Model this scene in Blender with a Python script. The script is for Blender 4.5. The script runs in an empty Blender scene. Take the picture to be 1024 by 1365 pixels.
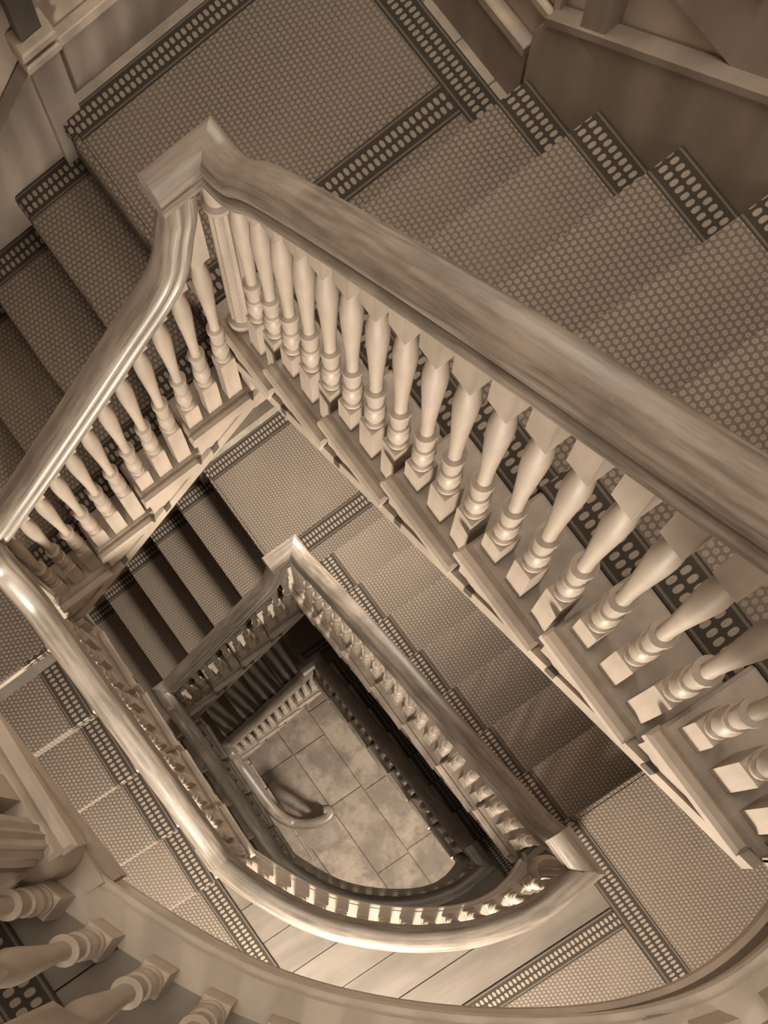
import bpy, math, random
from mathutils import Matrix, Vector
random.seed(7)
S = bpy.context.scene
COL = S.collection
H = 3.02; R = H / 18.0; G = .27; GS = .235
CAMZ = 10.916

# ------------------------------------------------------------------ camera
F, PX, PY = 1415.895, 259.152, 1124.356
A3, A4, A5 = -.0152, .1547, .9630
def mm(a, b): return [[sum(a[i][k]*b[k][j] for k in range(3)) for j in range(3)] for i in range(3)]
ca, sa, cb, sb = math.cos(A3), math.sin(A3), math.cos(A4), math.sin(A4)
M = mm(mm([[1,0,0],[0,ca,-sa],[0,sa,ca]], [[cb,0,sb],[0,1,0],[-sb,0,cb]]),
       [[math.cos(A5), math.sin(A5), 0], [math.sin(A5), -math.cos(A5), 0], [0,0,1]])
rows = [[M[0][0],M[0][1],-M[0][2]], [-M[1][0],-M[1][1],M[1][2]], [-M[2][0],-M[2][1],M[2][2]]]
cd = bpy.data.cameras.new('camera'); cam = bpy.data.objects.new('camera', cd); COL.objects.link(cam)
cam.matrix_world = Matrix.Translation((0,0,CAMZ)) @ Matrix(rows).transposed().to_4x4()
cd.sensor_fit = 'VERTICAL'; cd.sensor_height = 24; cd.lens = F*24/1365
cd.shift_x = (512-PX)/1365; cd.shift_y = (PY-682.5)/1365
cd.clip_start = .02; cd.clip_end = 100
S.camera = cam

# ------------------------------------------------------------------ world, lights, exposure
W = bpy.data.worlds.new('world'); S.world = W; W.use_nodes = True
bg = W.node_tree.nodes['Background']; bg.inputs[0].default_value = (1.0, .86, .66, 1); bg.inputs[1].default_value = 2.1
def area(name, loc, target, sx, sy, power, spread=180, col=(1,.915,.765)):
    l = bpy.data.lights.new(name, 'AREA'); l.shape = 'RECTANGLE'; l.size = sx; l.size_y = sy; l.energy = power; l.spread = math.radians(spread); l.color = col
    o = bpy.data.objects.new(name, l); COL.objects.link(o); o.location = loc
    o.rotation_euler = (Vector(target)-Vector(loc)).to_track_quat('-Z', 'Y').to_euler()
    return o
area('skylight_daylight', (-.7, .3, 14.6), (-.7, .3, 0), 2.2, 2.2, 190)
area('window_or_fill_light', (1.55, -1.43, 7.5), (-.5, .7, 6.3), .38, .8, 290)
area('window_or_fill_light', (1.55, -1.43, 4.5), (-.4, .6, 3.5), .9, 1.1, 25)
area('window_or_fill_light', (-1.95, 1.63, 6.55), (-1.65, .8, 4.8), .7, 1.0, 68, 135)
area('window_or_fill_light', (-1.95, 1.63, 9.5), (-1.75, .2, 7.5), .7, .8, 14)  # added fill for the top quarter landing
area('window_or_fill_light', (2.2, 1.05, 10.9), (-.4, .9, 9.2), .8, 1.1, 20)  # added fill, lightens the near end of the upper right flight
area('window_or_fill_light', (1.3, -1.43, 10.35), (-.1, .7, 9.9), .5, .9, 11, 70)  # added fill aimed at the upper right balusters
area('hall_lamp', (.80, .52, 2.75), (-1.0, .1, 0), .25, .25, 85)  # unseen lamp added under the lowest landing to brighten the stone floor
S.view_settings.view_transform = 'Standard'; S.view_settings.look = 'None'
S.view_settings.gamma = 1; S.view_settings.use_curve_mapping = False; S.view_settings.exposure = 0.0

# ------------------------------------------------------------------ materials
class N:
    def __init__(s, name, rough=.6, spec=.4):
        s.m = bpy.data.materials.new(name); s.m.use_nodes = True; s.t = s.m.node_tree
        s.b = s.t.nodes['Principled BSDF']; s.b.inputs['Roughness'].default_value = rough
        s.b.inputs['Specular IOR Level'].default_value = spec
    def node(s, typ, **kw):
        n = s.t.nodes.new(typ)
        for k, v in kw.items(): setattr(n, k, v)
        return n
    def put(s, inp, v):
        if isinstance(v, (int, float)): inp.default_value = v
        else: s.t.links.new(v, inp)
    def math(s, op, a, b=0.0, clamp=False):
        n = s.node('ShaderNodeMath', operation=op, use_clamp=clamp); s.put(n.inputs[0], a); s.put(n.inputs[1], b); return n.outputs[0]
    def step(s, v, lo, hi):          # smooth 0..1 ramp
        n = s.node('ShaderNodeMapRange', interpolation_type='SMOOTHSTEP'); s.put(n.inputs[0], v)
        n.inputs[1].default_value = lo; n.inputs[2].default_value = hi; return n.outputs[0]
    def mix(s, f, a, b):
        n = s.node('ShaderNodeMix', data_type='RGBA'); s.put(n.inputs[0], f)
        for i, c in ((6, a), (7, b)):
            if isinstance(c, tuple): n.inputs[i].default_value = (*c, 1)
            else: s.t.links.new(c, n.inputs[i])
        return n.outputs[2]
    def noise(s, scale, detail=4, stretch=None, coord='Object', rough=.6):
        tc = s.node('ShaderNodeTexCoord'); v = tc.outputs[coord]
        if stretch:
            mp = s.node('ShaderNodeMapping'); s.t.links.new(v, mp.inputs[0]); mp.inputs[3].default_value = stretch; v = mp.outputs[0]
        n = s.node('ShaderNodeTexNoise'); s.t.links.new(v, n.inputs['Vector']); n.inputs['Scale'].default_value = scale
        n.inputs['Detail'].default_value = detail; n.inputs['Roughness'].default_value = rough
        return n.outputs[0]
    def bump(s, h, strength=.3, dist=.01):
        n = s.node('ShaderNodeBump'); n.inputs['Strength'].default_value = strength; n.inputs['Distance'].default_value = dist
        s.t.links.new(h, n.inputs['Height']); s.t.links.new(n.outputs[0], s.b.inputs['Normal'])
    def col(s, c):
        if isinstance(c, tuple): s.b.inputs['Base Color'].default_value = (*c, 1)
        else: s.t.links.new(c, s.b.inputs['Base Color'])
        return s.m
def tint(v, w=(1, .815, .675)): return tuple(v*c for c in w)
def wood(name, lo, hi, rough=.4, scale=14, stretch=(1,1,.25), spec=.5, worn=0.0):
    n = N(name, rough, spec)
    a = n.noise(scale, 5, stretch); g = n.noise(3.0, 3)
    c = n.mix(n.step(a, .3, .7), tint(lo), tint(hi))
    c = n.mix(n.math('MULTIPLY', n.step(g, .45, .75), .45), c, tint(lo*.75))
    n.bump(a, .12, .004)
    rr = n.node('ShaderNodeMapRange'); n.t.links.new(g, rr.inputs[0]); rr.inputs[3].default_value = rough-.08; rr.inputs[4].default_value = rough+.14
    n.t.links.new(rr.outputs[0], n.b.inputs['Roughness'])
    return n.col(c)
def carpet_mat(name, dark, light, p=.0175):
    n = N(name, .95, .08)
    uv = n.node('ShaderNodeUVMap', uv_map='UVMap'); sp = n.node('ShaderNodeSeparateXYZ'); n.t.links.new(uv.outputs[0], sp.inputs[0])
    v = n.math('DIVIDE', sp.outputs[1], p); row = n.math('FLOOR', v)
    u = n.math('ADD', n.math('DIVIDE', sp.outputs[0], p), n.math('MULTIPLY', n.math('MODULO', row, 2.0), .5))
    du = n.math('SUBTRACT', n.math('FRACT', u), .5); dv = n.math('SUBTRACT', n.math('FRACT', v), .5)
    d = n.math('SQRT', n.math('ADD', n.math('MULTIPLY', du, du), n.math('MULTIPLY', dv, dv)))
    ring = n.math('SUBTRACT', 1.0, n.step(d, .27, .47))
    core = n.math('MULTIPLY', n.math('SUBTRACT', 1.0, n.step(d, .05, .17)), .45)
    f = n.math('SUBTRACT', ring, core, True)
    big = n.noise(2.2, 4); fuzz = n.noise(260, 2)
    c = n.mix(f, tint(dark, (1,.80,.66)), tint(light, (1,.81,.67)))
    c = n.mix(n.math('MULTIPLY', n.step(big, .4, .75), .28), c, tint(light, (1,.81,.67)))
    c = n.mix(n.math('MULTIPLY', n.step(fuzz, .35, .75), .22), c, tint(dark*.6))
    n.bump(n.math('ADD', f, n.math('MULTIPLY', fuzz, .5)), .35, .004)
    return n.col(c)
def border_mat(name, ground, oval, p=.0215):
    n = N(name, .95, .08)
    uv = n.node('ShaderNodeUVMap', uv_map='UVMap'); sp = n.node('ShaderNodeSeparateXYZ'); n.t.links.new(uv.outputs[0], sp.inputs[0])
    u = n.math('DIVIDE', sp.outputs[0], p); v = sp.outputs[1]
    du = n.math('DIVIDE', n.math('SUBTRACT', n.math('FRACT', u), .5), .33)
    masks = []
    for c0 in (.345, .655):
        dv = n.math('DIVIDE', n.math('SUBTRACT', v, c0), .115)
        masks.append(n.math('SUBTRACT', 1.0, n.step(n.math('ADD', n.math('POWER', n.math('ABSOLUTE', du), 2.6), n.math('POWER', n.math('ABSOLUTE', dv), 2.6)), .65, 1.15)))
    f = n.math('MAXIMUM', *masks)
    for c0 in (.08, .92):
        l = n.math('ABSOLUTE', n.math('SUBTRACT', v, c0)); f = n.math('MAXIMUM', f, n.math('MULTIPLY', n.math('SUBTRACT', 1.0, n.step(l, .015, .04)), .38))
    fuzz = n.noise(220, 2)
    c = n.mix(f, tint(ground), tint(oval))
    c = n.mix(n.math('MULTIPLY', n.step(fuzz, .4, .8), .25), c, tint(ground))
    n.bump(n.math('ADD', f, fuzz), .3, .003)
    return n.col(c)
def stone_mat(name, lo, hi):
    n = N(name, .75, .3)
    a = n.noise(2.6, 6); b = n.noise(30, 3)
    oi = n.node('ShaderNodeObjectInfo')
    d = n.noise(9, 6)
    c = n.mix(n.step(a, .40, .60), tint(lo), tint(hi))
    c = n.mix(n.math('MULTIPLY', n.step(d, .48, .68), .55), c, tint(lo*.7))
    c = n.mix(n.math('MULTIPLY', n.step(b, .45, .8), .3), c, tint(lo*.7))
    c = n.mix(n.math('MULTIPLY', oi.outputs['Random'], .35), c, tint(lo*.8))
    n.bump(b, .25, .004)
    return n.col(c)
M_PAINT = wood('pale_wood', .28, .42, .47, 9)
M_TREAD = wood('tread_wood', .24, .36, .5, 12)
M_STRING = wood('string_wood', .29, .41, .5, 6)
def rail_mat(name, lo, hi):
    n = N(name, .3, .6)
    a = n.noise(30, 5, (.16, 3.2, 1), 'UV'); g = n.noise(6, 4); w = n.noise(55, 3)
    c = n.mix(n.step(a, .32, .68), tint(lo), tint(hi))
    c = n.mix(n.math('MULTIPLY', n.step(g, .45, .75), .45), c, tint(lo*.6))
    c = n.mix(n.math('MULTIPLY', n.step(w, .6, .8), .25), c, tint(hi*1.35))
    rr = n.node('ShaderNodeMapRange'); n.t.links.new(a, rr.inputs[0]); rr.inputs[3].default_value = .3; rr.inputs[4].default_value = .52
    n.t.links.new(rr.outputs[0], n.b.inputs['Roughness'])
    n.bump(a, .15, .003)
    return n.col(c)
M_RAIL = rail_mat('handrail_wood', .12, .25)
M_NEWEL = wood('newel_wood', .26, .38, .34, 12)
M_BOARD = wood('board_wood', .11, .17, .55, 10, (1,.12,1))
M_PANEL = wood('panel_wood', .22, .30, .5, 8)
M_SKIRT = wood('skirting_wood', .20, .28, .45, 8)
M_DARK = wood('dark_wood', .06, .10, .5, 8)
M_CARPET = carpet_mat('carpet_weave', .115, .235)
M_BORDER = border_mat('carpet_border', .045, .25)
M_STONE = stone_mat('flagstone', .30, .52)
M_MORTAR = N('mortar', .9, .1).col(tint(.2))
M_PLASTER = N('wall_plaster', .85, .2)
M_PLASTER = M_PLASTER.col(M_PLASTER.mix(M_PLASTER.step(M_PLASTER.noise(3, 4), .3, .7), tint(.36), tint(.44)))
M_GLASS = N('window_glass', .05, .5); M_GLASS.b.inputs['Transmission Weight'].default_value = 1.0; M_GLASS = M_GLASS.col((.95, .93, .88))

# ------------------------------------------------------------------ helpers
def link(name, me, mat, parent=None, mw=None, smooth=None):
    o = bpy.data.objects.new(name, me); COL.objects.link(o)
    if mat is not None and not me.materials: me.materials.append(mat)
    if parent is not None: o.parent = parent
    if mw is not None: o.matrix_local = mw
    return o
def mesh(name, V, Fc, uvs=None, smooth=None):
    me = bpy.data.meshes.new(name); me.from_pydata(V, [], Fc); me.update()
    if uvs:
        l = me.uv_layers.new(name='UVMap')
        for poly in me.polygons:
            for li in poly.loop_indices: l.data[li].uv = uvs[me.loops[li].vertex_index]
    if smooth:
        for p in me.polygons: p.use_smooth = True
        me.set_sharp_from_angle(angle=math.radians(smooth))
    return me
def thing(name, label, cat, group=None, mw=None):
    o = bpy.data.objects.new(name, None); COL.objects.link(o); o.empty_display_size = .1
    o['label'] = label; o['category'] = cat
    if group: o['group'] = group
    if mw is not None: o.matrix_world = mw
    return o
def struct(name, mw=None):
    o = bpy.data.objects.new(name, None); COL.objects.link(o); o['kind'] = 'structure'
    if mw is not None: o.matrix_world = mw
    return o
def box(x0, x1, y0, y1, z0, z1, b=0.004):
    """box with chamfered top edges"""
    b = min(b, (x1-x0)*.3, (y1-y0)*.3, (z1-z0)*.3)
    V = []
    for z, i in ((z0, 0), (z1-b, 0), (z1, b)):
        V += [(x0+i,y0+i,z),(x1-i,y0+i,z),(x1-i,y1-i,z),(x0+i,y1-i,z)]
    Fc = [(3,2,1,0), (8,9,10,11)]
    for k in (0, 4):
        for i in range(4): Fc.append((k+i, k+(i+1)%4, k+4+(i+1)%4, k+4+i))
    return V, Fc
def prism_xz(poly, y0, y1):
    n = len(poly); V = [(x,y0,z) for x,z in poly]+[(x,y1,z) for x,z in poly]
    Fc = [tuple(range(n)), tuple(range(2*n-1, n-1, -1))]
    for i in range(n): j=(i+1)%n; Fc.append((j, i, n+i, n+j))
    return V, Fc
def prism_xy(poly, z0, z1):
    n = len(poly); V = [(x,y,z0) for x,y in poly]+[(x,y,z1) for x,y in poly]
    Fc = [tuple(range(n-1,-1,-1)), tuple(range(n, 2*n))]
    for i in range(n): j=(i+1)%n; Fc.append((i, j, n+j, n+i))
    return V, Fc
def sweep(path, prof, ms=0, me_=0):
    """closed profile (side, up) swept along path; ends can be cut to a mitre; side points left of travel"""
    P = [Vector(p) for p in path]; n = len(P); k = len(prof); V = []; uv = []; d = random.random()*7
    for i, p in enumerate(P):
        d += (p-P[max(i-1,0)]).length
        t = (P[min(i+1,n-1)]-P[max(i-1,0)]).normalized()
        h = Vector((t.x, t.y, 0)).normalized()
        s = Vector((-h.y, h.x, 0)); up = t.cross(s); up = up if up.z >= 0 else -up
        if up.z < .55:
            up = (up + Vector((0,0,.25))).normalized()
        if i == 0 and ms: s = s + h*ms; up = Vector((0,0,1))
        if i == n-1 and me_: s = s + h*me_; up = Vector((0,0,1))
        for q, (a, b) in enumerate(prof): V.append(tuple(p + s*a + up*b)); uv.append((d, abs(q-k/2)*.012))
    Fc = [tuple(range(k-1,-1,-1)), tuple(range((n-1)*k, n*k))]
    for i in range(n-1):
        for j in range(k):
            j2 = (j+1)%k; Fc.append((i*k+j, i*k+j2, (i+1)*k+j2, (i+1)*k+j))
    return V, Fc, uv
def catmull(pts, sub=6):
    P = [Vector(p) for p in pts]; out = []
    for i in range(len(P)-1):
        a = P[i-1] if i else P[0]*2-P[1]; b = P[i]; c = P[i+1]; d = P[i+2] if i+2 < len(P) else P[-1]*2-P[-2]
        for q in range(sub):
            t = q/sub
            out.append(.5*((2*b)+(c-a)*t+(2*a-5*b+4*c-d)*t*t+(3*b-a-3*c+d)*t**3))
    out.append(P[-1]); return [tuple(v) for v in out]
def lathe(rings, seg=16, flute=None):
    """rings: (z, r, square) ; square rings have sides at r"""
    V = []; Fc = []
    for z, r, sq in rings:
        for i in range(seg):
            a = 2*math.pi*i/seg; c, s_ = math.cos(a), math.sin(a)
            rr = r/max(abs(c), abs(s_)) if sq == 1 else r
            if sq == 2: rr = r*(1-.13*(i % 2))
            V.append((rr*c, rr*s_, z))
    n = len(rings)
    for i in range(n-1):
        for j in range(seg):
            j2 = (j+1)%seg; Fc.append((i*seg+j, i*seg+j2, (i+1)*seg+j2, (i+1)*seg+j))
    Fc.append(tuple(range(seg-1,-1,-1))); Fc.append(tuple(range((n-1)*seg, n*seg)))
    return V, Fc
_bal = {}
def baluster_mesh(base, total):
    base = round(base, 3); total = round(total, 2); key = (base, total)
    if key in _bal: return _bal[key]
    top = base+.535
    prof = [(.0,.019,0),(.006,.0255,0),(.016,.0255,0),(.022,.019,0),(.03,.020,0),(.045,.026,0),(.065,.027,0),(.082,.022,0),(.088,.019,0),
            (.092,.025,0),(.104,.025,0),(.108,.020,0),(.118,.0215,0),(.158,.0225,0),(.164,.026,0),(.176,.026,0),(.182,.016,0),(.20,.0148,0),
            (.26,.0165,0),(.33,.0205,0),(.39,.0245,0),(.435,.0258,0),(.475,.0225,0),(.505,.0175,0),(.512,.019,0)]
    sq = .026
    rings = [(0,sq,1),(base-.004,sq,1),(base-.0005,sq-.004,1)] + [(base+z, r, q) for z, r, q in prof] + [(top-.012,.0205,0),(top,sq,1),(total,sq,1)]
    V, Fc = lathe(rings, 16)
    me = mesh('baluster', V, Fc, smooth=38); me.materials.append(M_PAINT); _bal[key] = me
    return me
def rot(a): return Matrix.Rotation(a, 4, 'Z')
def T(x, y, z): return Matrix.Translation((x, y, z))

# ------------------------------------------------------------------ plan data
EDGE = [(.415,.585),(.452,.50),(.468,.40),(.455,.30),(.405,.180),(.30,.022),(.17,-.122),(.04,-.226),(-.117,-.31),(-.30,-.385),(-.37,-.405)]
XB, YR, YL, XF = -2.5, 1.67, -1.47, 2.25     # inner faces of the stairwell walls
def edge_curve(): return [(p[0], p[1]) for p in catmull([(x,y,0) for x,y in EDGE], 5)]
EC = edge_curve()
def edge_y(x, ec):                                # y on the well edge for a given x (lower branch)
    pts = [p for p in ec if p[1] < .40]
    for (x0,y0),(x1,y1) in zip(pts, pts[1:]):
        if min(x0,x1) <= x <= max(x0,x1) and x0 != x1: return y0+(y1-y0)*(x-x0)/(x1-x0)
    return None
LEV = {3: 'topmost', 2: 'middle', 1: 'lowest'}

# ------------------------------------------------------------------ structure: walls
def wall(name, V, Fc, mat=None):
    o = link(name, mesh(name, V, Fc), mat or M_PLASTER); o['kind'] = 'structure'; return o
ZT = 13.6
wb = wall('wall_back', *box(XB-.15, XB, YL-.15, YR+.15, 0, ZT, 0))
def pierced(name, wins, put):
    w = struct(name); zs = 0
    lo, hi = (YL-.15, YR+.15) if put == 'x' else (XB-.15, XF+.2)
    def bx(a0, a1, d0, d1, z0, z1, c=0):
        if put == 'x': return box(XF+d0, XF+d1, a0, a1, z0, z1, c)
        return box(a0, a1, YL-d1, YL-d0, z0, z1, c) if put == 'y' else box(a0, a1, YR+d0, YR+d1, z0, z1, c)
    for k, (a0, a1, z0, z1) in wins:
        for r in ((lo, hi, zs, z0), (lo, a0, z0, z1), (a1, hi, z0, z1)):
            link('wall_panel', mesh('wall_panel', *bx(r[0], r[1], 0, .2, r[2], r[3])), M_PLASTER, w)
        zs = z1
        f = struct('window_%d' % k)
        m, zm = (a0+a1)/2, (z0+z1)/2
        for nm, r in (('window_frame', (a0, a0+.05, .02, .09, z0, z1)), ('window_frame', (a1-.05, a1, .02, .09, z0, z1)), ('window_frame', (a0+.05, a1-.05, .02, .09, z1-.05, z1)),
                      ('window_sill', (a0, a1, -.02, .15, z0, z0+.05)), ('glazing_bar', (m-.015, m+.015, .04, .07, z0+.05, z1-.05)), ('glazing_bar', (a0+.05, a1-.05, .04, .07, zm-.015, zm+.015))):
            link(nm, mesh(nm, *bx(*r, .003)), M_PAINT, f)
    link('wall_panel', mesh('wall_panel', *bx(lo, hi, 0, .2, zs, ZT)), M_PLASTER, w)
pierced('wall_left', [(1, (1.05, 2.05, 3.9, 5.1)), (2, (1.05, 2.05, 6.9, 8.1)), (4, (.8, 1.8, 9.8, 10.9))], 'y')  # topmost opening is added to go with its fill light
pierced('wall_right', [(5, (-2.32, -1.58, 6.0, 7.1)), (6, (-2.32, -1.58, 9.08, 9.95))], 'r')  # both openings added to suit the lights at the quarter landings
pierced('wall_front', [(3, (.6, 1.5, 10.3, 11.5))], 'x')  # opening added for the fill light on the upper right flight
# skirting, mouldings and panels on the walls by each quarter landing
def baseboard(name, b, cap):
    o = link(name, mesh(name, *box(*b)), M_SKIRT); o['kind'] = 'structure'
    link('cap_moulding', mesh('cap_moulding', *box(*cap)), M_PAINT, o)
    return o
for lv in (3, 2, 1):
    zq = lv*H - 8*R
    baseboard('baseboard_back', (XB, XB+.028, .60, YR, zq, zq+.20), (XB, XB+.04, .60, YR, zq+.20, zq+.232))
    baseboard('baseboard_right', (XB+.03, -1.56, YR-.028, YR, zq, zq+.20), (XB+.03, -1.56, YR-.04, YR, zq+.20, zq+.232))
# panelling of the walls around the top quarter landing
zq = 3*H-8*R
pn = struct('trim_1')
for (y0, y1) in ((.72, 1.14), (1.20, 1.62)):
    link('panel', mesh('panel', *box(XB, XB+.012, y0, y1, zq+.40, zq+1.10, .01)), M_PANEL, pn)
    for b in ((y0-.02, y0, zq+.38, zq+1.12), (y1, y1+.02, zq+.38, zq+1.12), (y0-.02, y1+.02, zq+.36, zq+.385), (y0-.02, y1+.02, zq+1.11, zq+1.135)):
        link('panel_moulding', mesh('panel_moulding', *box(XB, XB+.026, *b)), M_PAINT, pn)
link('dado_rail', mesh('dado_rail', *box(XB, XB+.05, .66, YR, zq+1.20, zq+1.26, .015)), M_PAINT, pn)
pn = struct('trim_2')
for (x0, x1) in ((-2.42, -1.98), (-1.92, -1.50)):
    link('panel', mesh('panel', *box(x0, x1, YR-.012, YR, zq+.40, zq+1.10, .01)), M_PANEL, pn)
    for b in ((x0-.02, x0, zq+.38, zq+1.12), (x1, x1+.02, zq+.38, zq+1.12), (x0-.02, x1+.02, zq+.36, zq+.385), (x0-.02, x1+.02, zq+1.11, zq+1.135)):
        link('panel_moulding', mesh('panel_moulding', *box(b[0], b[1], YR-.026, YR, b[2], b[3])), M_PAINT, pn)
# door case beside the first steps: posts, leaf and sunk panels
dr = struct('door_1')
link('door_leaf', mesh('door_leaf', *box(-1.30, -.55, YR-.02, YR, zq+.75, zq+2.7)), M_PANEL, dr)
for x0, x1 in ((-1.38, -1.30), (-.55, -.47)):
    link('door_post', mesh('door_post', *box(x0, x1, YR-.05, YR, zq+.45, zq+2.75)), M_SKIRT, dr)
for x0, x1 in ((-1.22, -.96), (-.89, -.63)):
    link('door_panel', mesh('door_panel', *box(x0, x1, YR-.034, YR-.02, zq+.95, zq+1.6, .008)), M_SKIRT, dr)
# engaged pilasters on the back wall at the head of each short flight
for lv in (3, 2, 1):
    z0 = lv*H-8*R
    ps = struct('trim_%d' % (2+lv))
    link('pilaster_base', mesh('pilaster_base', *box(XB, XB+.085, .535, .635, z0-.3, z0+.26)), M_SKIRT, ps)
    link('pilaster_shaft', mesh('pilaster_shaft', *box(XB, XB+.06, .55, .62, z0+.33, z0+1.6)), M_DARK, ps)
    for a, b in ((.26,.285), (.285,.305), (.305,.33)):
        e = .095 if b != .305 else .075
        link('pilaster_moulding', mesh('pilaster_moulding', *box(XB, XB+e, .525, .645, z0+a, z0+b, .006)), M_PAINT, ps)

# ------------------------------------------------------------------ structure: floors
FASCIA = [(-.02,-.02),(-.02,-.15),(.004,-.15),(.010,-.135),(.010,-.118),(.0,-.112),(.0,-.072),(.014,-.062),(.014,-.044),(.003,-.036),(.003,-.03)]
NOSE = [(-.07,.0),(-.07,-.028),(.008,-.03),(.018,-.026),(.022,-.016),(.018,-.006),(.010,-.003),(.004,-.004),(.0,.0)]
def flip(pr): return [(-a, b) for a, b in pr][::-1]
def offset(pts, d):                           # moves a plan curve away from the well
    out = []
    for i, p in enumerate(pts):
        a = pts[max(i-1, 0)]; b = pts[min(i+1, len(pts)-1)]; l = math.hypot(b[0]-a[0], b[1]-a[1])
        out.append((p[0]-(b[1]-a[1])/l*d, p[1]+(b[0]-a[0])/l*d))
    return out
def landing(lv):
    z = lv*H
    fl = struct('floor', T(0,0,z))
    ec = offset(EC, .05) if lv == 3 else EC; e = .05 if lv == 3 else 0
    poly = ec[::-1]                                       # slab under the boards
    poly = [(-.352,-.42)] + [(x+.0, y) for x, y in poly if x > -.352] + [(.38,.60),(.38,YR),(XF,YR),(XF,YL),(-.352,YL)]
    poly = poly[::-1]
    poly = poly if sum((a[0]*b[1]-b[0]*a[1]) for a, b in zip(poly, poly[1:]+poly[:1])) > 0 else poly[::-1]
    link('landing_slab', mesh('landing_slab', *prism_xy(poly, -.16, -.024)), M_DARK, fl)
    path = [(x, y, 0) for x, y in ec]
    link('landing_fascia', mesh('landing_fascia', *sweep(path, flip([(a, b*1.45 if (b < -.08 and lv == 3) else b) for a, b in FASCIA])), smooth=35), M_STRING, fl)
    link('landing_nosing', mesh('landing_nosing', *sweep(path, flip(NOSE)), smooth=35), M_STRING, fl)
    # floor boards, each with its own edges
    xs = [-.352, -.115, .065, .25, .43, .61, .79, .97, 1.15, 1.33, 1.51, 1.69, 1.87, 2.05, 2.24]
    for i in range(len(xs)-1):
        a, b = xs[i]+.0018, xs[i+1]-.0018
        zz = -random.random()*.0015
        if b < .44:
            pts = [(a+(b-a)*q/6) for q in range(7)]
            top = [(x, (edge_y(x, ec) or .3)-.012) for x in pts]
            pl = [(a, YL+.005), (b, YL+.005)] + top[::-1]
            V, Fc = prism_xy(pl, -.024, zz)
            link('floorboard', mesh('floorboard', V, Fc), M_BOARD, fl)
            if b > .39: 
                link('floorboard', mesh('floorboard', *box(.40, b, .61, YR-.005, -.024, zz, .002)), M_BOARD, fl)
        else:
            g_ = box(a, b, YL+.005, YR-.005, -.024, zz, .002)
            if i == 4: g_ = prism_xy([(a,YL+.005),(b,YL+.005),(b,YR-.005),(.532,YR-.005),(.532,.233),(a+e,.233),(a+e,.14),(a,.10)], -.024, zz)
            link('floorboard', mesh('floorboard', *g_), M_BOARD, fl)
    link('edge_board', mesh('edge_board', *prism_xy([(.385+e,.60),(.425+e,.58),(.46+e,.50),(.472+e,.40),(.46+e,.30),(.43+e,.235),(.53,.235),(.53,.61),(.385,.61)], -.024, -.001)), M_BOARD, fl)
    for o in fl.children: pass
    return fl
for lv in (3, 2, 1): landing(lv)
poly = offset(EC, -.0)
poly = [(-.285,-.42)] + [(x, y) for x, y in EC[::-1] if x > -.285] + [(.38,.60),(.38,YR),(XF,YR),(XF,YL),(-.285,YL)]
up = struct('upper_storey_shade')  # unseen slabs for the storey above, added to block skylight
link('upper_shade_slab', mesh('upper_shade_slab', *prism_xz([(-1.37, 12.75), (-.35, 12.0), (-.35, 12.1), (-1.37, 12.9)], YL, -.40)), M_PLASTER, up)
link('upper_shade_slab', mesh('upper_shade_slab', *box(XB, -1.44, -.38, .57, 10.2, 10.4, 0)), M_PLASTER, up)
link('upper_shade_slab', mesh('upper_shade_slab', *prism_xy(poly[::-1], 4*H-.2, 4*H)), M_PLASTER, up)
def quarter(name, x0, x1, y0, y1, z):
    fl = struct('floor', T(0,0,z))
    link('landing_slab', mesh('landing_slab', *box(x0, x1, y0, y1, -.22, -.03, 0)), M_DARK, fl)
    n = 6
    for i in range(n):
        a = x0+(x1-x0)*i/n; b = x0+(x1-x0)*(i+1)/n
        link('floorboard', mesh('floorboard', *box(a+.0015, b-.0015, y0, y1, -.03, 0, .002)), M_TREAD, fl)
    return fl
for lv in (3, 2, 1):
    quarter('q', XB+.002, -1.492, .572, YR-.002, lv*H-8*R)
for lv in (4, 3, 2, 1):
    quarter('q', XB+.002, -1.368, YL+.002, -.376, (lv-1)*H+5*R)
# ground floor of stone flags
gf = struct('floor')
link('floor_bed', mesh('floor_bed', *box(XB-.1, XF+.1, YL-.1, YR+.1, -.2, -.018, 0)), M_MORTAR, gf)
ys = [YL+.0, -1.1, -.72, -.34, .06, .44, .83, 1.25, YR]
rnd = random.Random(4)
for i in range(len(ys)-1):
    x = XB - rnd.random()*.5
    while x < XF:
        L = .55+rnd.random()*.45
        a, b = max(x, XB)+.003, min(x+L, XF)-.003
        if b-a > .05:
            link('flagstone', mesh('flagstone', *box(a, b, ys[i]+.003, ys[i+1]-.003, -.03, -rnd.random()*.004, .006)), M_STONE, gf)
        x += L

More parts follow.
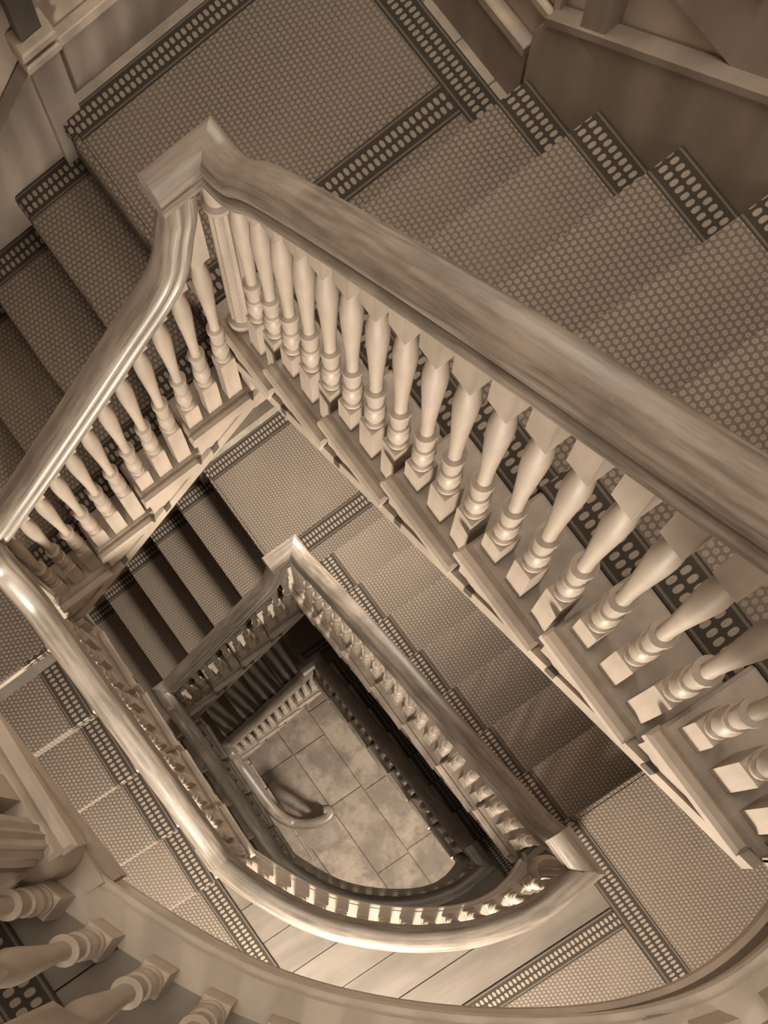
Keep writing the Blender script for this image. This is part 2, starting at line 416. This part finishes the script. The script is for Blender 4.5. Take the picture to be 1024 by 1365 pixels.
# ------------------------------------------------------------------ stair flights
def flight(lbl, mw, n, g, Wd, nose_extra, lvname, wall_y_gap=.0):
    """local frame: climbs +x, well on the y=0 side, first nosing at x=0 and z=R"""
    t = thing('stair_flight', lbl, 'staircase', 'flights of the staircase', mw)
    for j in range(n):
        zt = R*(j+1)
        link('tread', mesh('tread', *box(g*j, g*(j+1)+.03, 0, Wd, zt-.034, zt, .008)), M_TREAD, t)
        link('return_nosing', mesh('return_nosing', *box(g*j-.004, g*(j+1)-.004, -.03, .001, zt-.032, zt+.001, .008)), M_STRING, t)
        # bracket under the return nosing
        b = [(g*j+.015, zt-.036), (g*(j+1)-.012, zt-.036), (g*(j+1)+.095, zt+R-.145), (g*(j+1)+.085, zt+R-.165), (g*(j+1)-.02, zt-.075), (g*j+.07, zt-.15), (g*j+.03, zt-.15)]
        b = [(g*j+.012, zt-.036), (g*(j+1)-.006, zt-.036), (g*(j+1)-.006, zt-.052), (g*(j+1)-.06, zt-.06), (g*j+.14, zt-.095), (g*j+.115, zt-.13), (g*j+.07, zt-.15), (g*j+.04, zt-.135), (g*j+.012, zt-.15)]
        link('bracket', mesh('bracket', *prism_xz(b, -.013, .002)), M_STRING, t)
    for j in range(n+1):
        link('riser', mesh('riser', *box(g*j+.024, g*j+.04, .0, Wd, R*j, R*(j+1)-.03, 0)), M_TREAD, t)
    # cut string on the well side
    top = []
    for j in range(n):
        top += [(g*j+.02, R*j), (g*j+.02, R*(j+1)-.034), (g*(j+1)+.02, R*(j+1)-.034)]
    top += [(g*n+.02, R*(n+1)-.034)]
    bt = lambda x: R*(x/g+1) - .235
    poly = [(-.06, bt(-.06)), (-.06, R*.02)] + top + [(g*n+.03, R*(n+1)-.034), (g*n+.03, bt(g*n+.03))]
    link('string', mesh('string', *prism_xz(poly[::-1], 0, .035)), M_STRING, t)
    a, b = -.06, g*n+.03
    link('string_bead', mesh('string_bead', *prism_xz([(b, bt(b)-.012), (b, bt(b)+.045), (a, bt(a)+.045), (a, bt(a)-.012)], -.02, 0)), M_STRING, t)
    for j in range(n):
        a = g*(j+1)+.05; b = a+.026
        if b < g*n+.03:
            link('string_hole_shade', mesh('string_hole_shade', *prism_xz([(b, bt(b)+.012), (b, bt(b)+.05), (a, bt(a)+.05), (a, bt(a)+.012)], -.0225, -.001)), M_DARK, t)  # dark block stands in for the shaded hole at the string's lower edge
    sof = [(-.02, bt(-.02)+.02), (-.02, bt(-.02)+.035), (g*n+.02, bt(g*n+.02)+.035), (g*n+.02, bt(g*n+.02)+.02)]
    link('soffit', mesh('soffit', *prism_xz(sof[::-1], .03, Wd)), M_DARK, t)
    # wall string with its moulded cap
    u = .175
    ws = [(-.03, -.05), (-.03, u), (.0, R+u*.5), (g*n, R*(n+1)+u*.5), (g*n+.02, R*(n+1)+.02), (g*n+.02, R*(n+1)-.25)]
    ws = [(-.02, 0), (-.02, .33), (.02, R+.23), (g*n, R*(n+1)+.23), (g*n+.02, R*(n+1)-.0), (g*n+.02, bt(g*n))]
    link('wall_string', mesh('wall_string', *prism_xz(ws[::-1], Wd-.045, Wd-.004)), M_PANEL, t)
    cp = [(.02, R+.23), (.02, R+.252), (g*n, R*(n+1)+.252), (g*n, R*(n+1)+.23)]
    link('string_cap', mesh('string_cap', *prism_xz(cp[::-1], Wd-.055, Wd-.004)), M_SKIRT, t)
    return t
def stepped(n, g, y0, y1, border=False, tail=.012, th=.007):
    pts = []
    for j in range(n+1):
        zt = R*(j+1)
        pts += [(g*j+.024-th, R*j+th), (g*j+.024-th, zt-.045), (g*j-th, zt-.036), (g*j-th-.001, zt-.010), (g*j-.003, zt+th*.8), (g*j+.012, zt+th)]
    V = []; uv = []; Fc = []; s = 0
    for i, (x, z) in enumerate(pts):
        if i: s += math.hypot(x-pts[i-1][0], z-pts[i-1][1])
        V += [(x, y0, z), (x, y1, z), (x+th*.6, y0, z-th), (x+th*.6, y1, z-th)]
        uv += [(s, 0 if border else y0), (s, 1 if border else y1)]*2
    for i in range(len(pts)-1):
        a = i*4; b = a+4
        Fc += [(a, b, b+1, a+1), (a, a+2, b+2, b), (a+1, b+1, b+3, a+3), (a+2, a+3, b+3, b+2)]
    return mesh('carpet', V, Fc, uv, smooth=60)
BW = .105
def stair_carpet(lbl, mw, n, g, Wd, y0=.19, y1=None):
    y1 = y1 or Wd-.05
    t = thing('stair_carpet', lbl, 'carpet', 'carpets on the stair flights', mw)
    link('carpet_field', stepped(n, g, y0+BW, y1-BW), M_CARPET, t)
    link('carpet_border', stepped(n, g, y0, y0+BW, True), M_BORDER, t)
    link('carpet_border', stepped(n, g, y1-BW, y1, True), M_BORDER, t)
    return t
def flat(x0, x1, y0, y1, z=0, th=.007, border=None):
    """flat strip; border 'x' or 'y' gives the direction in which it runs"""
    V, Fc = box(x0, x1, y0, y1, z, z+th, .003)
    if border == 'x': uv = [(x, (y-y0)/(y1-y0)) for x, y, _ in V]
    elif border == 'y': uv = [(y, (x-x0)/(x1-x0)) for x, y, _ in V]
    else: uv = [(x, y) for x, y, _ in V]
    return mesh('carpet', V, Fc, uv)

# ------------------------------------------------------------------ handrails and balusters
RAIL = [(a*.92, b*.95) for a, b in [(-.046,-.038),(-.054,-.028),(-.056,-.018),(-.052,-.008),(-.045,-.002),(-.050,.008),(-.050,.018),(-.044,.028),(-.030,.037),(-.012,.041),
        (.012,.041),(.030,.037),(.044,.028),(.050,.018),(.050,.008),(.045,-.002),(.052,-.008),(.056,-.018),(.054,-.028),(.046,-.038)]]
def interp(path, ax, v):
    for a, b in zip(path, path[1:]):
        if min(a[ax], b[ax]) <= v <= max(a[ax], b[ax]) and a[ax] != b[ax]:
            return a[2]+(b[2]-a[2])*(v-a[ax])/(b[ax]-a[ax])
    return path[0][2] if abs(v-path[0][ax]) < abs(v-path[-1][ax]) else path[-1][2]
def balustrade(lbl, path, ms, me_, spots, ax, cap=None):
    t = thing('balustrade', lbl, 'balustrade', 'balustrade runs around the stairwell')
    link('handrail', mesh('handrail', *sweep(path, RAIL, ms, me_), smooth=50), M_RAIL, t)
    if cap: link('rail_cap', mesh('rail_cap', *sweep(cap[0], RAIL, cap[1], cap[2]), smooth=50), M_RAIL, t)
    for (x, y, z, base, ang) in spots:
        hz = interp(path, ax, (x, y)[ax]) if ax is not None else min(path, key=lambda p: (p[0]-x)**2+(p[1]-y)**2)[2]
        link('baluster', baluster_mesh(base, hz-.022-z), None, t, T(x, y, z) @ rot(ang))
    return t
def newel(lbl, x, y, zb, zt, drop=0.0, fat=1.0, ang=0.0):
    t = thing('newel_post', lbl, 'newel post', 'newel posts of the staircase', T(x, y, zb) @ rot(ang))
    h = zt-zb
    r = .036*fat
    sh = [(.15,r*.9,0),(.158,r*1.25,0),(.172,r*1.3,0),(.186,r*1.2,0),(.192,r*.85,0)] + [(.20,r,2),(h-.17,r*.92,2)] + [(h-.165,r*1.15,0),(h-.15,r*1.2,0),(h-.14,r*.9,0),(h-.02,r*1.0,0)]
    link('shaft', mesh('shaft', *lathe(sh, 24), smooth=30), M_NEWEL, t)
    link('base_block', mesh('base_block', *box(-r*1.3, r*1.3, -r*1.3, r*1.3, -drop, .15, .008)), M_PAINT, t)
    return t
def fluted_newel(lbl, x, y, zb, zt):
    t = thing('newel_post', lbl, 'newel post', 'newel posts of the staircase', T(x, y, zb))
    h = zt-zb
    link('base_block', mesh('base_block', *lathe([(-.0,.062,0),(.10,.062,0),(.125,.066,0),(.15,.060,0),(.17,.045,0)], 24), smooth=40), M_PAINT, t)
    link('shaft', mesh('shaft', *lathe([(.165,.044,2),(.30,.046,2),(h-.16,.042,2)], 28), smooth=20), M_NEWEL, t)
    link('capital', mesh('capital', *lathe([(h-.165,.040,0),(h-.155,.052,0),(h-.13,.056,0),(h-.115,.046,0),(h-.10,.050,1),(h-.018,.050,1)], 24), smooth=35), M_PAINT, t)
    return t

POS = {3: 'highest, nearest the viewer', 2: 'one storey down', 1: 'lowest, down at the stone floor'}
for lv in (3, 2, 1):
    zL = lv*H; zQA = zL-8*R; zQC = (lv-1)*H+5*R; zl = (lv-1)*H
    far = {3: 'near', 2: 'middle', 1: 'far'}[lv]
    # ---- flights
    mR = T(-1.51, .58, zQA); mS = T(-1.43, -.37, zQC) @ rot(math.pi/2); mL = T(-.285, -.392, zl) @ rot(math.radians(177.5))
    nm = {3: 'large upper right flight of carpeted steps rising towards the viewer',
          2: 'middle flight of carpeted steps streaked with baluster shadows',
          1: 'lowest long flight, deep in shadow beside the stone floor'}[lv]
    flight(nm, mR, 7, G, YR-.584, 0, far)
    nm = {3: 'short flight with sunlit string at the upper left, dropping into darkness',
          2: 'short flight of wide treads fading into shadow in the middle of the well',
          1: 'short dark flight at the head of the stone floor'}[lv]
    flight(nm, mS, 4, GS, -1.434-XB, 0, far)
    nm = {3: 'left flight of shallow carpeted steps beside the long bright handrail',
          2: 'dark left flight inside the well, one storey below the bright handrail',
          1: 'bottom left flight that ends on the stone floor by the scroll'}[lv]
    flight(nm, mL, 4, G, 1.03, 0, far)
    # ---- carpets
    nm = {3: 'dotted carpet on the large upper right steps', 2: 'dotted carpet on the middle steps, striped by baluster shadows', 1: 'carpet on the lowest long flight in deep shadow'}[lv]
    stair_carpet(nm, mR @ T(0,0,0), 7, G, YR-.58)
    nm = {3: 'carpet going down the upper left short flight behind its balusters', 2: 'carpet on the short middle flight, fading to dark at left', 1: 'carpet on the short dark flight by the stone floor'}[lv]
    stair_carpet(nm, mS, 4, GS, -1.43-XB, .14)
    nm = {3: 'dotted carpet with patterned border left of the long bright handrail', 2: 'carpet on the dark inner left flight one storey lower', 1: 'carpet on the bottom left flight above the scroll'}[lv]
    stair_carpet(nm, mL, 4, G, 1.03, .185)
    # quarter landing carpets
    nm = {3: 'large plain dotted carpet on the top quarter landing', 2: 'bright dotted carpet on the middle quarter landing', 1: 'carpet on the lowest quarter landing, in the dark'}[lv]
    t = thing('landing_carpet', nm, 'carpet', 'carpets on the landings', T(0,0,zQA))
    link('carpet_field', flat(-2.33, -1.755, .584, 1.51), M_CARPET, t)
    link('carpet_field', flat(-1.64, -1.497, .66, 1.51), M_CARPET, t)
    link('carpet_border', flat(-2.435, -2.33, .584, 1.615, border='y'), M_BORDER, t)
    link('carpet_border', flat(-2.33, -1.50, 1.51, 1.615, border='x'), M_BORDER, t)
    link('carpet_border', flat(-1.755, -1.64, .60, 1.51, border='y'), M_BORDER, t)
    nm = {3: 'carpet on the dark quarter landing at the left edge', 2: 'carpet on the unlit quarter landing inside the well', 1: 'carpet on the hidden quarter landing above the stone floor'}[lv]
    t = thing('landing_carpet', nm, 'carpet', 'carpets on the landings', T(0,0,zQC))
    link('carpet_field', flat(-2.33, -1.385, -1.28, -.38), M_CARPET, t)
    link('carpet_border', flat(-2.435, -2.33, -1.385, -.38, border='y'), M_BORDER, t)
    link('carpet_border', flat(-2.33, -1.385, -1.385, -1.28, border='x'), M_BORDER, t)
    # main landing carpets
    nm = {3: 'carpet along the right of the top landing under the viewer', 2: 'dotted carpet runner at the lower right, beside the bare boards', 1: 'carpet along the right of the lowest landing'}[lv]
    t = thing('landing_carpet', nm, 'carpet', 'carpets on the landings', T(0,0,zL))
    link('carpet_field', flat(.395, XF-.02, .885, 1.515), M_CARPET, t)
    link('carpet_border', flat(.395, XF-.02, .77, .885, border='x'), M_BORDER, t)
    link('carpet_border', flat(.395, XF-.02, 1.515, 1.62, border='x'), M_BORDER, t)
    nm = {3: 'carpet across the front of the top landing', 2: 'carpet at the bottom edge, meeting the bare boards with a patterned border', 1: 'carpet across the front of the lowest landing'}[lv]
    t = thing('landing_carpet', nm, 'carpet', 'carpets on the landings', T(0,0,zL))
    link('carpet_field', flat(.895, XF-.02, -.58, .768), M_CARPET, t)
    link('carpet_border', flat(.79, .895, -.58, .768, border='y'), M_BORDER, t)
    nm = {3: 'carpet on the top landing in the bottom left corner', 2: 'carpet below the left steps, bordered against the bare boards', 1: 'carpet at the left of the lowest landing'}[lv]
    t = thing('landing_carpet', nm, 'carpet', 'carpets on the landings', T(0,0,zL))
    link('carpet_field', flat(-.312, XF-.02, -1.33, -.69), M_CARPET, t)
    link('carpet_border', flat(-.305, XF-.02, -.69, -.583, border='x'), M_BORDER, t)
    # ---- right balustrade
    zn = lambda x: zQA + R + R*(x+1.51)/G
    y = .625
    ctrl = [(-1.475,y,zQA+.90),(-1.42,y,zQA+.905),(-1.34,y,zQA+.945),(-1.22,y,zn(-1.22)+.715),(-.9,y,zn(-.9)+.755),(-.5,y,zn(-.5)+.785),(-.1,y,zn(-.1)+.80),
            (.06,y,zn(.06)+.81),(.20,y,zn(.20)+.82),(.29,y,zn(.29)+.84),(.335,y,zL+.86),(.36,y,zL+.93)]
    path = catmull(ctrl, 5)
    spots = []
    for j in range(7):
        for o in (.047, .137, .227):
            x = -1.51+G*j+o
            if x < -1.40: continue
            spots.append((x, y, zQA+R*(j+1), .075+R*o/G, 0))
    nm = {3: 'big balustrade sweeping from the top corner to the right edge', 2: 'sunlit balustrade with a dark rail in the middle of the well', 1: 'dark balustrade deep in the well beside the stone floor'}[lv]
    balustrade(nm, path, -1, 0, spots, 0, ([(.318,y,zL+.95),(.40,y,zL+.95),(.487,y,zL+.95)], 0, 1))
    # ---- curved landing balustrade
    RC = [(.487,.625),(.502,.52),(.508,.42),(.490,.31),(.445,.165),(.355,.005),(.255,-.118),(.155,-.215),(.06,-.283),(-.04,-.338),(-.16,-.39),(-.28,-.428)]
    cpath = catmull([(x, yy, zL+.95-.02*i/11) for i, (x, yy) in enumerate(RC)], 6)
    if True:
        off = .062 if lv == 3 else 0
        spots = []; acc = 0; nxt = .085; pts = cpath
        for a, b in zip(pts, pts[1:]):
            d = math.hypot(b[0]-a[0], b[1]-a[1])
            while acc+d >= nxt:
                f = (nxt-acc)/d; px_, py_ = a[0]+(b[0]-a[0])*f, a[1]+(b[1]-a[1])*f
                an = math.atan2(b[1]-a[1], b[0]-a[0]); spots.append((px_-math.sin(an)*off, py_+math.cos(an)*off, zL, .10, an)); nxt += .112 if lv == 3 else .096
            acc += d
        spots = [s for s in spots if s[0] > -.29]
        nm = {3: 'curved balustrade of the top landing, only baluster feet in view', 2: 'curved balustrade with the brightest pale handrail, round the landing', 1: 'dark curved balustrade round the lowest landing'}[lv]
        balustrade(nm, [(a, b, c) for (a, b), (_, _, c) in zip(offset([p[:2] for p in cpath], off), cpath)] if off else cpath, -1, 0, spots, None)
    # ---- left balustrade (climbs from the landing below)
    zq = lambda x: zl + R + (-.285-x)*R/G
    yl = lambda x: -.43 + (-.28-x)*.040
    if lv > 1:
        ctrl = [(-.28,-.428,zl+.93),(-.37,yl(-.37),zq(-.37)+.735),(-.6,yl(-.6),zq(-.6)+.725),(-.9,yl(-.9),zq(-.9)+.72),(-1.2,yl(-1.2),zq(-1.2)+.72),(-1.30,yl(-1.3),zq(-1.3)+.735),
                (-1.365,yl(-1.36),zQC+.81),(-1.40,yl(-1.4),zQC+.885),(-1.475,yl(-1.475),zQC+.90)]
        path = catmull(ctrl, 5)
    else:
        sc = [(-.50,.0),(-.525,.025),(-.56,.02),(-.572,-.012),(-.55,-.04)]
        ctrl = [(-.565,-.012,.965),(-.548,.018,.965),(-.515,.02,.965),(-.497,-.02,.965),(-.502,-.09,.965),(-.53,-.17,.965),(-.585,-.26,.972),(-.67,-.335,1.0),(-.78,-.38,zq(-.78)+.69),(-.95,yl(-.95)+.01,zq(-.95)+.71),(-1.2,yl(-1.2),zq(-1.2)+.72),(-1.30,yl(-1.3),zq(-1.3)+.735),
                (-1.365,yl(-1.36),zQC+.81),(-1.40,yl(-1.4),zQC+.885),(-1.475,yl(-1.475),zQC+.90)]
        path = catmull(ctrl, 5)
    spots = []
    for j in range(4):
        for o in (.047, .137, .227):
            x = -.285-G*j-o
            if x < -1.37 or (lv == 1 and x > -.80): continue
            spots.append((x, yl(x), zl+R*(j+1), .075+R*o/G, math.pi))
    if lv == 1:
        for (x, yy) in ((-.505,-.10),(-.54,-.19),(-.61,-.28),(-.70,-.345)):
            spots.append((x, yy, R, .08, 0))
    nm = {3: 'long left balustrade with gleaming rail running down to the curve', 2: 'pale-edged left balustrade one storey down inside the well', 1: 'bottom balustrade ending in a scroll over the stone floor'}[lv]
    balustrade(nm, path, 0, 1, spots, None if lv == 1 else 0)
    # ---- short balustrade
    zs_ = lambda yy: zQC + R + (yy+.37)*R/GS
    yc = yl(-1.475)
    x = -1.475
    ctrl = [(x,yc,zQC+.90),(x,-.33,zQC+.905),(x,-.24,zs_(-.24)+.70),(x,0,zs_(0)+.69),(x,.3,zs_(.3)+.69),(x,.41,zs_(.41)+.69),(x,.46,zs_(.46)+.715),(x,.495,zQA+.74),(x,.515,zQA+.80),(x,.525,zQA+.88)]
    path = catmull(ctrl, 5)
    spots = []
    for j in range(4):
        for o in (.042, .120, .198):
            yy = -.37+GS*j+o
            spots.append((x, yy, zQC+R*(j+1), .075+R*o/GS, math.pi/2))
    nm = {3: 'short upper left balustrade with dark swan-neck rail', 2: 'short bright-railed balustrade in the middle of the well', 1: 'short row of pale balusters at the head of the stone floor'}[lv]
    balustrade(nm, path, -1, 0, spots, 1, ([(x,.468,zQA+.90),(x,.55,zQA+.90),(x,.625,zQA+.90)], 0, 1))
    # ---- newels
    nm = {3: 'slim newel at the top corner under the mitred dark rail', 2: 'slim newel at the corner of the middle quarter landing', 1: 'newel at the far corner above the stone floor'}[lv]
    newel(nm, -1.475, .625, zQA, zQA+.90-.02, .30)
    nm = {3: 'newel in the dark at the left edge of the photo', 2: 'newel under the mitred corner at the left end of the short bright rail', 1: 'newel where the short pale balusters meet the bottom left rail'}[lv]
    newel(nm, -1.475, yc, zQC, zQC+.90-.02, .30)
    nm = {3: 'fluted newel of the top landing, out at the right edge', 2: 'fluted newel under the bright rail end at lower right', 1: 'fluted newel in shadow on the lowest landing'}[lv]
    fluted_newel(nm, .487, .625, zL, zL+.95-.02)
    nm = {3: 'fluted newel of the top landing with big pale base at the left edge', 2: 'fluted newel with round pale base below the long bright handrail', 1: 'fluted newel at the dark curve of the lowest landing'}[lv]
    fluted_newel(nm, -.335, -.438, zL, zL+.93-.02)
# flight that climbs on from the top landing at the left edge
zl = 3*H; zQC = zl+5*R
mL = T(-.285, -.392, zl) @ rot(math.radians(177.5))
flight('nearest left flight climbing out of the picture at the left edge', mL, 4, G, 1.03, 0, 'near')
stair_carpet('carpet on the nearest left flight leaving the picture', mL, 4, G, 1.03, .185)
zq = lambda x: zl + R + (-.285-x)*R/G
yl = lambda x: -.43 + (-.28-x)*.040
path = catmull([(-.28,-.428,zl+.93),(-.37,yl(-.37),zq(-.37)+.735),(-.6,yl(-.6),zq(-.6)+.725),(-.9,yl(-.9),zq(-.9)+.72),(-1.2,yl(-1.2),zq(-1.2)+.72),(-1.42,yl(-1.42),zq(-1.42)+.72)], 5)
spots = []
for j in range(4):
    for o in (.047, .137, .227):
        x = -.285-G*j-o
        spots.append((x, yl(x), zl+R*(j+1), .075+R*o/G, math.pi))
balustrade('nearest left balustrade climbing past the viewer at the left edge', path, 0, 0, spots, 0)

# ------------------------------------------------------------------ ground floor details
pts = [(-.50+.30*math.cos(a), -.14+.26*math.sin(a)) for a in [math.radians(d) for d in range(-90, 91, 12)]]
pl = [(-.86,-.40)] + [( -.44+.17*math.cos(math.radians(d)), -.16+.20*math.sin(math.radians(d))) for d in range(-90, 181, 15)] + [(-.64,-.30),(-.86,-.385)]
t = thing('curtail_step', 'rounded bottom step under the scroll on the stone floor', 'step', None, T(0,0,0))
link('tread', mesh('tread', *prism_xy(pl, R-.034, R)), M_TREAD, t)
cx = sum(p[0] for p in pl)/len(pl); cy = sum(p[1] for p in pl)/len(pl)
link('riser', mesh('riser', *prism_xy([(cx+(a-cx)*.93, cy+(b-cy)*.93) for a, b in pl], 0, R-.034)), M_TREAD, t)
t = newel('turned newel under the scroll end of the bottom handrail', -.53, -.005, R, .965-.02, 0, 1.0)
